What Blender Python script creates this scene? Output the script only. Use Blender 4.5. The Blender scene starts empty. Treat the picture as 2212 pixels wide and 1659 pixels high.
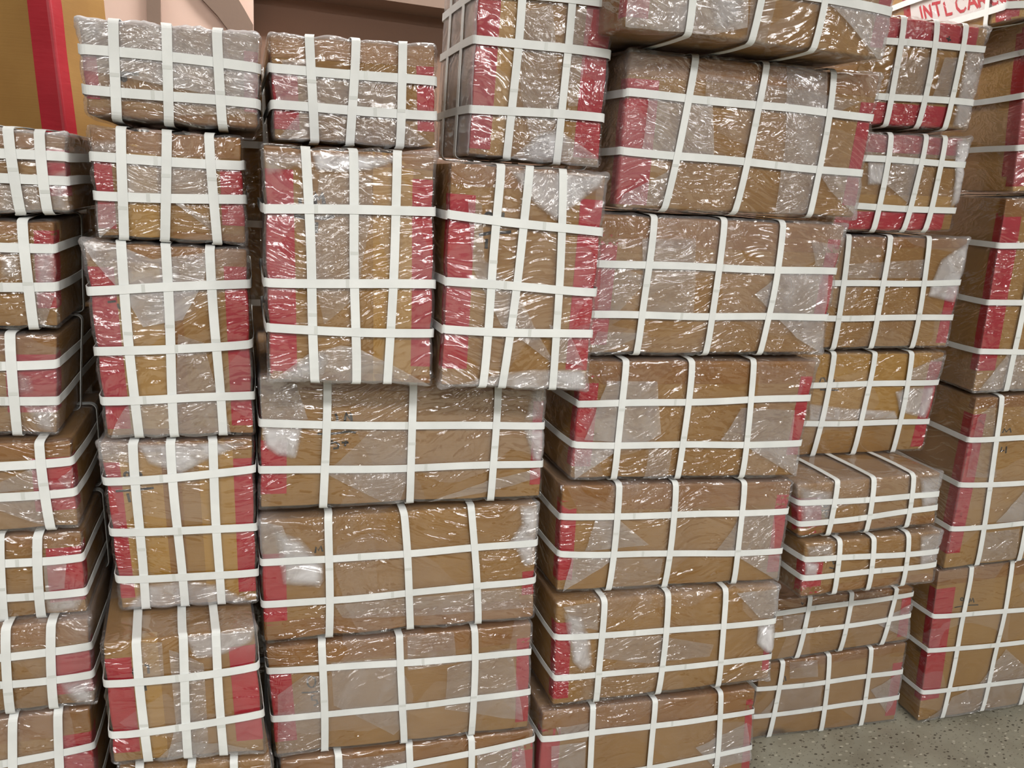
import bpy, math, random
import numpy as np
from mathutils import Matrix, Vector

# ------------------------------------------------------------------ camera
SC = bpy.context.scene
PW, PH, FPX = 2212.0, 1659.0, 1690.0
CX, CY = PW / 2, PH / 2
def _ray(x, y): return np.array([(x - CX) / FPX, (y - CY) / FPX, 1.0])
_dn = _ray(623, 7700); _dn /= np.linalg.norm(_dn)
_rt = _ray(6100, 750); _rt -= _dn * (_rt @ _dn); _rt /= np.linalg.norm(_rt)
_fw = np.cross(_rt, _dn)
if _fw[2] < 0: _fw = -_fw
ROT = np.array([_rt, _fw, -_dn])            # world = ROT @ camera(x right, y down, z forward)
CAMZ = 1.647
CAM = np.array([0, 0, CAMZ])
cd = bpy.data.cameras.new('camera'); cam = bpy.data.objects.new('camera', cd)
SC.collection.objects.link(cam)
cd.sensor_fit = 'HORIZONTAL'; cd.sensor_width = 36; cd.lens = 36 * FPX / PW; cd.clip_start = 0.05
mw = Matrix.Identity(4)
for i in range(3):
    mw[i][0] = ROT[i][0]; mw[i][1] = -ROT[i][1]; mw[i][2] = -ROT[i][2]; mw[i][3] = CAM[i]
cam.matrix_world = mw
SC.camera = cam

# ------------------------------------------------------------------ light and exposure
w = bpy.data.worlds.new('room_air'); SC.world = w; w.use_nodes = True
w.node_tree.nodes['Background'].inputs[0].default_value = (1.0, 0.98, 0.95, 1)
w.node_tree.nodes['Background'].inputs[1].default_value = 0.085
def area(name, loc, sx, sy, power, target=None, col=(1, 0.99, 0.965)):
    l = bpy.data.lights.new(name, 'AREA'); l.shape = 'RECTANGLE'; l.size = sx; l.size_y = sy
    l.energy = power; l.color = col
    o = bpy.data.objects.new(name, l); SC.collection.objects.link(o); o.location = loc
    if target is not None:
        d = Vector(target) - Vector(loc); o.rotation_euler = d.to_track_quat('-Z', 'Y').to_euler()
    return o
for _x, _y, _p in ((-1.6, -1.0, 42), (0.4, -1.0, 50), (2.4, -1.0, 42), (-1.2, -2.9, 50), (1.4, -2.9, 54), (3.6, -2.9, 40), (-.6, -5.0, 54), (2.2, -5.0, 54)):  # farther rows behind the camera are unseen, added for glints on the film
    area('tube_or_glint_light', (_x, _y, 3.15), 1.25, 0.26, _p)
area('tube_or_glint_light', (-1.3, 2.35, 3.15), 1.25, 0.20, 12)
area('tube_or_glint_light', (0.9, 2.3, 3.15), 1.25, 0.20, 40)
area('tube_or_glint_light', (2.6, 2.7, 3.15), 1.25, 0.20, 40)
SC.view_settings.view_transform = 'Standard'; SC.view_settings.look = 'None'
SC.view_settings.gamma = 1.0; SC.view_settings.use_curve_mapping = False
SC.view_settings.exposure = 0.16
SC.cycles.transparent_max_bounces = 12
SC.cycles.max_bounces = 3; SC.cycles.diffuse_bounces = 2; SC.cycles.glossy_bounces = 2
SC.cycles.use_adaptive_sampling = True; SC.cycles.adaptive_threshold = 0.06; SC.cycles.adaptive_min_samples = 16
SC.cycles.caustics_reflective = False; SC.cycles.caustics_refractive = False

# ------------------------------------------------------------------ materials
def s2l(c): return tuple(((v / 255) / 12.92 if v / 255 <= .04045 else ((v / 255 + .055) / 1.055) ** 2.4) for v in c)
class NT:
    def __init__(s, name):
        s.m = bpy.data.materials.new(name); s.m.use_nodes = True; s.t = s.m.node_tree
        s.t.nodes.clear(); s.out = s.t.nodes.new('ShaderNodeOutputMaterial')
    def n(s, typ, ins=None, **kw):
        nd = s.t.nodes.new('ShaderNode' + typ)
        for k, v in kw.items(): setattr(nd, k, v)
        for k, v in (ins or {}).items():
            if isinstance(v, bpy.types.NodeSocket): s.t.links.new(v, nd.inputs[k])
            else:
                if isinstance(v, tuple) and len(v) == 3 and nd.inputs[k].type == 'RGBA': v = v + (1,)
                nd.inputs[k].default_value = v
        return nd
    def math(s, op, a, b=0.0, clamp=False):
        return s.n('Math', {0: a, 1: b}, operation=op, use_clamp=clamp).outputs[0]
    def end(s, sock): s.t.links.new(sock, s.out.inputs[0]); return s.m
def coords(T, scale=(1, 1, 1), rand=True):
    tc = T.n('TexCoord').outputs['Object']
    mp = T.n('Mapping', {0: tc, 3: scale}).outputs[0]
    if not rand: return mp
    r = T.n('ObjectInfo').outputs['Random']
    off = T.n('CombineXYZ', {0: T.math('MULTIPLY', r, 71.3), 1: T.math('MULTIPLY', r, 37.7), 2: T.math('MULTIPLY', r, 93.1)}).outputs[0]
    return T.n('VectorMath', {0: mp, 1: off}, operation='ADD').outputs[0]
def noise(T, vec, scale, detail=3, rough=.55, dist=0.0, typ='FBM'):
    return T.n('TexNoise', {'Vector': vec, 'Scale': scale, 'Detail': detail, 'Roughness': rough, 'Distortion': dist}, noise_type=typ, normalize=True).outputs[0]
def ramp(T, fac, stops):
    r = T.n('ValToRGB', {0: fac}); cr = r.color_ramp
    while len(cr.elements) < len(stops): cr.elements.new(0.5)
    for e, (p, c) in zip(cr.elements, stops): e.position = p; e.color = tuple(c) + (1,)
    return r.outputs[0]

def cardboard(name, c0, c1, rough=.75):
    T = NT(name)
    v = coords(T)
    n1 = noise(T, v, 5, 4)
    vs = coords(T, (3, 3, 900)); st = noise(T, vs, 1, 1)
    col = ramp(T, n1, [(.3, s2l(c0)), (.7, s2l(c1))])
    hsv = T.n('HueSaturation', {'Value': T.math('ADD', T.math('MULTIPLY', st, .16), .92), 'Color': col}).outputs[0]
    b = T.n('Bump', {'Strength': .15, 'Distance': .002, 'Height': st}).outputs[0]
    p = T.n('BsdfPrincipled', {'Base Color': hsv, 'Roughness': rough, 'Normal': b})
    return T.end(p.outputs[0])
M = {}
M['carton0'] = cardboard('cardboard_brown', (144, 102, 46), (160, 118, 58))
M['carton1'] = cardboard('cardboard_tan', (152, 111, 54), (168, 127, 66))
M['carton2'] = cardboard('cardboard_dark', (140, 96, 46), (156, 112, 58))
M['carton3'] = cardboard('cardboard_plain', (186, 142, 78), (196, 152, 86))
M['carton4'] = cardboard('cardboard_pale', (176, 146, 112), (186, 156, 122))
def tape(name, c0, c1, rough, coat=.06):
    T = NT(name); v = coords(T)
    col = ramp(T, noise(T, v, 9, 4), [(.3, s2l(c0)), (.7, s2l(c1))])
    b = T.n('Bump', {'Strength': .35, 'Distance': .002, 'Height': noise(T, coords(T, (1, 1, 8)), 12, 4)}).outputs[0]
    p = T.n('BsdfPrincipled', {'Base Color': col, 'Roughness': rough, 'Normal': b, 'Coat Weight': coat, 'Coat Roughness': .25})
    return T.end(p.outputs[0])
M['red'] = tape('red_tape', (166, 22, 38), (180, 30, 46), .5)
M['brown'] = tape('brown_tape', (138, 90, 36), (152, 104, 46), .4)
M['seam'] = tape('glossy_tan_tape', (168, 124, 54), (180, 136, 64), .4)
T = NT('marker_ink'); M['ink'] = T.end(T.n('BsdfPrincipled', {'Base Color': s2l((34, 27, 24)), 'Roughness': .8}).outputs[0])
T = NT('white_webbing')
uv = T.n('TexCoord').outputs['UV']
wv = T.n('TexWave', {'Vector': T.n('Mapping', {0: uv, 3: (520., 520., 1.)}).outputs[0], 'Scale': 1.0, 'Distortion': 1.5, 'Detail': 1.0}, wave_type='BANDS', bands_direction='DIAGONAL').outputs['Fac']
v = coords(T)
col = ramp(T, noise(T, v, 11, 3), [(.35, s2l((226, 228, 226))), (.65, s2l((238, 240, 238)))])
b = T.n('Bump', {'Strength': .35, 'Distance': .0006, 'Height': wv}).outputs[0]
M['web'] = T.end(T.n('BsdfPrincipled', {'Base Color': col, 'Roughness': .55, 'Normal': b, 'Subsurface Weight': 0.0}).outputs[0])
T = NT('weld_grey'); M['weld'] = T.end(T.n('BsdfPrincipled', {'Base Color': s2l((212, 214, 210)), 'Roughness': .35}).outputs[0])

def film(name, fold=False):
    T = NT(name)
    v = coords(T)
    wob = T.n('TexNoise', {'Vector': v, 'Scale': 2.2, 'Detail': 2.0}, normalize=True).outputs[1]
    vw = T.n('VectorMath', {0: v, 1: T.n('VectorMath', {0: wob, 'Scale': .35}, operation='SCALE').outputs[0]}, operation='ADD').outputs[0]
    # long shallow pull lines, crumples and sharp creases
    fold1 = lambda q: T.math('ABSOLUTE', T.math('SUBTRACT', q, .5))
    va = T.n('Mapping', {0: vw, 2: (0, .30, 0), 3: (7., 7., 26.)}).outputs[0]
    vb = T.n('Mapping', {0: vw, 2: (0, -.80, 0), 3: (8., 8., 30.)}).outputs[0]
    pull = fold1(noise(T, va, 1.0, 2, .5, .5))
    pull2 = fold1(noise(T, vb, 1.0, 2, .5, .7))
    crum = fold1(noise(T, vw, 34, 2, .5, 1.0))
    ridg = fold1(noise(T, vw, 9, 2, .5, .9))
    mask = T.math('MULTIPLY', T.math('SUBTRACT', noise(T, v, 5.5, 2), .42), 5.0, True)
    wr = T.n('Attribute', attribute_name='wr').outputs['Fac']
    mask = T.math('MULTIPLY', mask, wr)
    mask2 = T.math('MULTIPLY', T.math('SUBTRACT', noise(T, T.n('Mapping', {0: v, 1: (7, 3, 5)}).outputs[0], 4.5, 2), .40), 5.0, True)
    mask2 = T.math('MULTIPLY', mask2, wr)
    h = T.math('ADD', T.math('MULTIPLY', pull, T.math('ADD', T.math('MULTIPLY', mask2, 1.5), .08)), T.math('MULTIPLY', pull2, T.math('ADD', T.math('MULTIPLY', mask, 1.4), .08)))
    h = T.math('ADD', h, T.math('MULTIPLY', crum, T.math('ADD', T.math('MULTIPLY', mask, .62), .02)))
    bump = T.n('Bump', {'Strength': 1.0, 'Distance': .029 if not fold else .034, 'Height': h}).outputs[0]
    # layer count: folded film reads as straight edged paler facets
    vo = T.n('TexVoronoi', {'Vector': T.n('Mapping', {0: vw, 2: (0, .5, 0), 3: (1., 1., 1.6)}).outputs[0], 'Scale': 4.6}, feature='F1').outputs['Color']
    lay = T.n('SeparateColor', {0: vo}).outputs[0]
    lay = T.math('MULTIPLY', T.math('SUBTRACT', lay, .45), 3.0, True)
    cloud = T.math('MULTIPLY', T.math('SUBTRACT', noise(T, vw, 12, 4, .6, .8), .45), 2.2, True)
    edge = T.math('MULTIPLY', T.math('SUBTRACT', .012, ridg), 40., True)
    if fold:
        at = T.n('Attribute', attribute_name='haze').outputs['Fac']
        hz = T.math('MULTIPLY', at, T.math('ADD', T.math('MULTIPLY', cloud, .95), .60), True)
    else:
        hz = T.math('ADD', T.math('MULTIPLY', lay, .070), .010)
        hz = T.math('ADD', hz, T.math('MULTIPLY', T.math('MULTIPLY', cloud, mask), .12))
        hz = T.math('ADD', hz, T.math('MULTIPLY', T.math('MULTIPLY', edge, mask), .06))
        at = T.n('Attribute', attribute_name='haze').outputs['Fac']
        hz = T.math('ADD', hz, at, True)
    wht = T.n('BsdfDiffuse', {'Color': (.80, .78, .80, 1)}).outputs[0]
    clr = T.n('BsdfTransparent', {'Color': (.97, .965, .96, 1)}).outputs[0]
    body = T.n('MixShader', {0: hz, 1: clr, 2: wht}).outputs[0]
    fr = T.n('Fresnel', {'IOR': 1.5}).outputs[0]
    gl = T.n('BsdfGlossy', {'Color': (1, 1, 1, 1), 'Roughness': .13, 'Normal': bump}).outputs[0]
    fac = T.math('MINIMUM', T.math('MULTIPLY', fr, 2.8, True), .17)
    if fold: fac = T.math('MULTIPLY', fac, T.math('MULTIPLY', at, 4.0, True), True)
    return T.end(T.n('MixShader', {0: fac, 1: body, 2: gl}).outputs[0])
M['film'] = film('clear_wrap')
M['fold'] = film('folded_wrap', True)

# ------------------------------------------------------------------ mesh helpers
def mesh_obj(name, V, F, mat, parent=None, uv=None, haze=None, wr=None, smooth=True, origin=(0, 0, 0)):
    me = bpy.data.meshes.new(name)
    V = np.asarray(V, float) - np.asarray(origin, float)
    me.from_pydata(V.tolist(), [], [tuple(int(i) for i in f) for f in F])
    if smooth: me.polygons.foreach_set('use_smooth', [True] * len(me.polygons))
    if uv is not None:
        ul = me.uv_layers.new(name='UVMap')
        li = np.empty(len(me.loops), int); me.loops.foreach_get('vertex_index', li)
        ul.data.foreach_set('uv', np.asarray(uv, float)[li].ravel())
    if haze is not None:
        a = me.attributes.new('haze', 'FLOAT', 'POINT'); a.data.foreach_set('value', np.asarray(haze, float))
    if wr is not None or haze is not None:
        a = me.attributes.new('wr', 'FLOAT', 'POINT'); a.data.foreach_set('value', np.asarray(wr, float) if wr is not None else np.full(len(V), .9))
    me.materials.append(mat); me.update()
    o = bpy.data.objects.new(name, me); SC.collection.objects.link(o)
    if parent is not None: o.parent = parent
    return o
def tag(o, label=None, cat=None, group=None, kind=None):
    for k, v in (('label', label), ('category', cat), ('group', group), ('kind', kind)):
        if v: o[k] = v
    return o
def unproj(x, y, Y):
    d = ROT @ _ray(x, y); return CAM + d * (Y / d[1])
def unz(x, y, z):
    d = ROT @ _ray(x, y); return CAM + d * ((z - CAMZ) / d[2])
def box_obj(name, lo, hi, mat, parent=None, bev=0.0):
    x0, y0, z0 = lo; x1, y1, z1 = hi
    V = [(x0, y0, z0), (x1, y0, z0), (x1, y1, z0), (x0, y1, z0), (x0, y0, z1), (x1, y0, z1), (x1, y1, z1), (x0, y1, z1)]
    F = [(0, 3, 2, 1), (4, 5, 6, 7), (0, 1, 5, 4), (1, 2, 6, 5), (2, 3, 7, 6), (3, 0, 4, 7)]
    o = mesh_obj(name, V, F, mat, parent, smooth=False)
    if bev:
        m = o.modifiers.new('bevel', 'BEVEL'); m.width = bev; m.segments = 2
    return o

# ------------------------------------------------------------------ the wrapped carton
class Carton:
    R = .012
    def __init__(s, quad, Y, depth, seed, bulge=.010, r=.013, lump=.0012):
        s.rs = np.random.RandomState(seed); r = r * .72; s.r = r; s.bulge = bulge; s.D = depth; s.lump = lump
        tl, tr, br, bl = [(quad[i], quad[i + 1]) for i in (0, 2, 4, 6)]
        Yl, Yr = Y if isinstance(Y, tuple) else (Y, Y)
        # the front plane is upright and passes through the left and right edges at depths Yl, Yr
        L = unproj(*((np.array(tl) + bl) / 2), Yl); Rr = unproj(*((np.array(tr) + br) / 2), Yr)
        d = Rr - L; d[2] = 0; d /= np.linalg.norm(d)
        s.ax = d; s.dir = np.array([-d[1], d[0], 0]); s.p0 = L
        s.px = lambda x, y: s._plane(x, y)
        s.TL, s.TR, s.BR, s.BL = [s._plane(*p) for p in (tl, tr, br, bl)]
        up = (s.TL - s.BL) / np.linalg.norm(s.TL - s.BL) * .0016; sd = s.ax * .0012
        s.TL = s.TL - up + sd; s.TR = s.TR - up - sd; s.BL = s.BL + up + sd; s.BR = s.BR + up - sd
        s.W = (np.linalg.norm(s.TR - s.TL) + np.linalg.norm(s.BR - s.BL)) / 2
        s.H = (np.linalg.norm(s.TL - s.BL) + np.linalg.norm(s.TR - s.BR)) / 2
        s.qpx = (tl, tr, br, bl)
        s.base = (s.BL + s.BR) / 2 + s.dir * depth / 2
        s.vs, s.hs, s.ears = [], [], []
        k = s.rs.uniform(-1, 1, (6, 3)); s.k = k / np.linalg.norm(k, axis=1)[:, None] * s.rs.uniform(14, 40, (6, 1)); s.ph = s.rs.uniform(0, 6.28, 6)
    def _plane(s, x, y, n=None, p0=None):
        n = s.dir if n is None else n; p0 = s.p0 if p0 is None else p0
        d = ROT @ _ray(x, y); return CAM + d * (((p0 - CAM) @ n) / (d @ n))
    def uv(s, x, y):                          # pixel of the photograph -> (u, v) on the front
        P = s._plane(x, y)
        u, v = .5, .5
        for _ in range(12):
            Q = s.front(u, v); e = P - Q
            du = (s.TR - s.TL) * v + (s.BR - s.BL) * (1 - v); dv = (s.TL - s.BL) * (1 - u) + (s.TR - s.BR) * u
            A = np.stack([du, dv], 1); sol = np.linalg.lstsq(A, e, rcond=None)[0]
            u += sol[0]; v += sol[1]
        return u, v
    def open(s, a, c):
        d = np.full(len(a), 1.0)
        for (a0, a1) in s.vs: d = np.minimum(d, np.abs(a - (a0 + (a1 - a0) * c / s.H)))
        for (c0, c1) in s.hs: d = np.minimum(d, np.abs(c - (c0 + (c1 - c0) * a / s.W)))
        return 1 - np.exp(-(np.maximum(d - .009, 0) / .010) ** 2)
    def ac(s, x, y):
        u, v = s.uv(x, y); return u * s.W, v * s.H
    def front(s, u, v):
        u = np.asarray(u)[..., None]; v = np.asarray(v)[..., None]
        return (s.BL * (1 - u) + s.BR * u) * (1 - v) + (s.TL * (1 - u) + s.TR * u) * v
    def side_ac(s, x, y):                     # pixel -> (depth b, height c) on the left face
        n = s.ax; P = s._plane(x, y, n, (s.TL + s.BL) / 2)
        e = s.TL - s.BL; b = (P - s.BL) @ s.dir
        c = (P - s.BL)[2] / e[2] * s.H
        return b, c
    def surf(s, P, off=0.0):
        """nominal point on the plain box surface (a, b, c) -> world, rounded, lumpy, offset outwards"""
        P = np.asarray(P, float); L = np.array([s.W, s.D, s.H]); off = np.asarray(off, float)
        q = np.clip(P, s.r, L - s.r); n = P - q; ln = np.linalg.norm(n, axis=1); ln[ln < 1e-9] = 1
        n = n / ln[:, None]
        lump = (np.sin(P @ s.k.T + s.ph) * np.array([1, .8, .7, .5, .4, .4])).sum(1) * s.lump / 2
        # straps pull the long edges in
        a, b, c = P.T; cin = np.zeros(len(P))
        ed = np.exp(-(np.minimum(c, s.H - c) / .025) ** 2) * np.exp(-(b / .05) ** 2)
        for (a0, a1) in s.vs:
            aa = a0 + (a1 - a0) * c / s.H; cin += np.exp(-((a - aa) / .022) ** 2) * ed * .0028
        ed = np.exp(-(np.minimum(a, s.W - a) / .025) ** 2) * np.exp(-(b / .05) ** 2)
        for (c0, c1) in s.hs:
            cc = c0 + (c1 - c0) * a / s.W; cin += np.exp(-((c - cc) / .022) ** 2) * ed * .0028
        pos = q + n * (s.r + off + lump - cin)[:, None]
        u = np.clip(pos[:, 0] / s.W, -.2, 1.2); v = pos[:, 2] / s.H
        bl = s.bulge * .55 * np.clip(1 - (2 * u - 1) ** 2, 0, 1) * np.clip(1 - (2 * v - 1) ** 2, 0, 1) * np.clip(1 - pos[:, 1] / .03, 0, 1)
        pos[:, 1] -= bl
        return s.front(pos[:, 0] / s.W, v) + pos[:, 1][:, None] * s.dir
    def unroll(s, S, C):                      # S along the girth (front 0..W, left < 0, right > W), C up (top > H, bottom < 0)
        S = np.asarray(S, float); C = np.asarray(C, float)
        a = np.clip(S, 0, s.W); c = np.clip(C, 0, s.H)
        b = np.maximum(np.maximum(-S, S - s.W), np.maximum(-C, C - s.H)); b = np.clip(b, 0, s.D)
        return np.stack([a, b, c], 1)
def axis(L, r, step):
    n = max(2, int(round((L - 2 * r) / step)))
    return np.array([0, .28 * r, .62 * r] + list(np.linspace(r, L - r, n + 1)) + [L - .62 * r, L - .28 * r, L])
def shell_grid(L, r, st):
    ax = [axis(L[i], r, st[i]) for i in range(3)]
    V, F, n0 = [], [], 0
    for k in range(3):
        i, j = (k + 1) % 3, (k + 2) % 3
        A, B = np.meshgrid(ax[i], ax[j], indexing='ij')
        for side in (0, 1):
            P = np.zeros((A.size, 3)); P[:, i] = A.ravel(); P[:, j] = B.ravel(); P[:, k] = side * L[k]
            na, nb = A.shape
            I = (np.arange(na - 1)[:, None] * nb + np.arange(nb - 1)[None]).ravel() + n0
            f = np.stack([I, I + nb, I + nb + 1, I + 1], 1)
            if side == 0: f = f[:, ::-1]
            V.append(P); F.append(f); n0 += len(P)
    V = np.concatenate(V); F = np.concatenate(F)
    _, idx, inv = np.unique(np.round(V, 6), axis=0, return_index=True, return_inverse=True)
    return V[idx], np.asarray(inv).ravel()[F]
def clip_poly(poly, lo, hi, ax):
    def half(p, val, sgn):
        out = []
        for i in range(len(p)):
            a, b = p[i - 1], p[i]; da, db = sgn * (a[ax] - val), sgn * (b[ax] - val)
            if (da >= 0) != (db >= 0):
                t = da / (da - db); out.append((a[0] + (b[0] - a[0]) * t, a[1] + (b[1] - a[1]) * t))
            if db >= 0: out.append(b)
        return out
    return half(half(poly, lo, 1), hi, -1)
def poly_cells(poly, step, snaps=((), ())):
    """cuts a polygon into cells of about step; returns 2D vertices and faces"""
    P = np.array(poly); V, F, key = [], [], {}
    def grid(k):
        lo, hi = P[:, k].min(), P[:, k].max(); n = max(1, int(math.ceil((hi - lo) / step)))
        g = list(np.linspace(lo, hi, n + 1)) + [q for q in snaps[k] if lo < q < hi]
        return sorted(g)
    gx, gy = grid(0), grid(1)
    for i in range(len(gx) - 1):
        col = clip_poly([tuple(p) for p in poly], gx[i], gx[i + 1], 0)
        if len(col) < 3: continue
        for j in range(len(gy) - 1):
            c = clip_poly(col, gy[j], gy[j + 1], 1)
            ids = []
            for p in c:
                k = (round(p[0], 5), round(p[1], 5))
                if k not in key: key[k] = len(V); V.append(p)
                if key[k] not in ids: ids.append(key[k])
            if len(ids) >= 3: F.append(ids)
    return np.array(V).reshape(-1, 2), F
def seg_dist(P, poly):
    d = np.full(len(P), 1e9)
    for i in range(len(poly)):
        a, b = np.array(poly[i - 1]), np.array(poly[i]); ab = b - a
        t = np.clip(((P - a) @ ab) / max(ab @ ab, 1e-12), 0, 1)
        d = np.minimum(d, np.linalg.norm(P - a - t[:, None] * ab, axis=1))
    return d
def patch(B, name, poly, off, mat, parent, step=.02, thick=.0006, haze=None, feather=0.0):
    """a thin sheet lying on the carton; poly in unrolled metres"""
    r = B.r; sn = ((-r, -.4 * r, 0, .3 * r, r, B.W - r, B.W - .3 * r, B.W, B.W + .4 * r, B.W + r), (-r, -.4 * r, 0, .3 * r, r, B.H - r, B.H - .3 * r, B.H, B.H + .4 * r, B.H + r))
    V2, F = poly_cells(poly, step, sn)
    if not len(F): return None
    P = B.unroll(V2[:, 0], V2[:, 1])
    hz = None
    if haze is not None:
        dd = seg_dist(V2, poly); hz = haze * (np.clip(dd / feather, 0, 1) if feather else np.ones(len(V2)))
        off = -.0002 + B.open(V2[:, 0], V2[:, 1]) * (.0024 + .0010 * np.sin(V2[:, 0] * 90 + V2[:, 1] * 60))
    W1 = B.surf(P, off)
    ar = sum((V2[f[k - 1]][0] * V2[f[k]][1] - V2[f[k]][0] * V2[f[k - 1]][1]) for f in F[:1] for k in range(len(f)))
    if ar < 0: F = [f[::-1] for f in F]
    if haze is not None: return mesh_obj(name, W1, F, mat, parent, haze=hz, origin=B.base)
    W0 = B.surf(P, off - thick); n = len(W1)
    edges = {}
    for f in F:
        for k in range(len(f)):
            e = (f[k - 1], f[k]); edges[e] = 1
    FF = list(F) + [[i + n for i in f[::-1]] for f in F] + [[b, a, a + n, b + n] for (a, b) in edges if (b, a) not in edges]
    return mesh_obj(name, np.concatenate([W1, W0]), FF, mat, parent, origin=B.base, smooth=False)
def strap(B, kind, p0, p1, off, parent, width=.0165, th=.0014, weld=None):
    """closed webbing loop; kind 'h' runs round the sides, 'v' over the top and bottom"""
    L1 = B.W if kind in 'hs' else B.H; L2 = B.H if kind == 's' else B.D; r = B.r
    def seg(L): return list(axis(L, r, .022))[:-1]
    path = [(t, 0, 0) for t in seg(L1)] + [(L1, t, 1) for t in seg(L2)] + [(L1 - t, L2, 2) for t in seg(L1)] + [(0, L2 - t, 3) for t in seg(L2)]
    n = len(path); S = np.array([[p[0], p[1]] for p in path])
    wob = .0012 * np.sin(np.arange(n) * .35 + B.rs.uniform(0, 6))
    c = p0 + (p1 - p0) * S[:, 0] / L1 + wob
    rows = []
    for (dw, o) in ((-1, off), (1, off), (1, off + th), (-1, off + th)):
        cc = c + dw * width / 2
        P = np.stack([S[:, 0], S[:, 1], cc], 1) if kind == 'h' else (np.stack([cc, S[:, 1], S[:, 0]], 1) if kind == 'v' else np.stack([S[:, 0], cc, S[:, 1]], 1))
        rows.append(B.surf(P, o))
    V = np.concatenate(rows); F = []
    dl = np.linalg.norm(np.roll(rows[2], -1, 0) - rows[2], axis=1); run = np.concatenate([[0], np.cumsum(dl)[:-1]])
    uv = np.concatenate([np.stack([run, np.full(n, x)], 1) for x in (0, width, width, 0)])
    for i in range(n):
        j = (i + 1) % n
        for k in range(4):
            k2 = (k + 1) % 4
            f = (k * n + i, k2 * n + i, k2 * n + j, k * n + j)
            F.append(f[::-1] if kind == 'h' else f)
    o = mesh_obj('strap', V, F, M['web'], parent, uv=uv, origin=B.base, smooth=False)
    if kind != 's':
        t0 = B.rs.uniform(.25, .6) * L1; tt = np.array([t0, t0 + .003, t0 + .006]); cm = p0 + (p1 - p0) * tt / L1; q = []
        for dw in (-1, 1):
            cc = cm + dw * width * .46
            q.append(B.surf(np.stack([tt, 0 * tt, cc], 1) if kind == 'h' else np.stack([cc, 0 * tt, tt], 1), off + th + .0004))
        ff = [(0, 1, 4, 3), (1, 2, 5, 4)]
        mesh_obj('heat_seam', np.concatenate(q), ff if kind == 'h' else [f[::-1] for f in ff], M['weld'], o, origin=B.base)
    return o
def stroke_mesh(B, name, lines, conv, w, parent, mat, off=-.0042, face='front'):
    """handwritten strokes: each a ribbon laid on the carton"""
    V, F = [], []
    for ln in lines:
        pts = [np.array(conv(*p)) for p in ln]
        out = []
        for i in range(len(pts) - 1):
            k = max(1, int(np.linalg.norm(pts[i + 1] - pts[i]) / .008))
            out += [pts[i] + (pts[i + 1] - pts[i]) * t / k for t in range(k)]
        out.append(pts[-1]); out = np.array(out)
        d = np.gradient(out, axis=0); d /= np.maximum(np.linalg.norm(d, axis=1), 1e-9)[:, None]
        nn = np.stack([-d[:, 1], d[:, 0]], 1) * w / 2
        n0 = len(V); m = len(out)
        Q = np.concatenate([out + nn, out - nn])
        if face == 'front': P = np.stack([Q[:, 0], 0 * Q[:, 0], Q[:, 1]], 1)
        else: P = np.stack([0 * Q[:, 0], Q[:, 0], Q[:, 1]], 1)
        V += list(B.surf(P, off))
        F += [(n0 + i, n0 + i + 1, n0 + m + i + 1, n0 + m + i) for i in range(m - 1)]
    return mesh_obj(name, V, F, mat, parent, origin=B.base)

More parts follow.
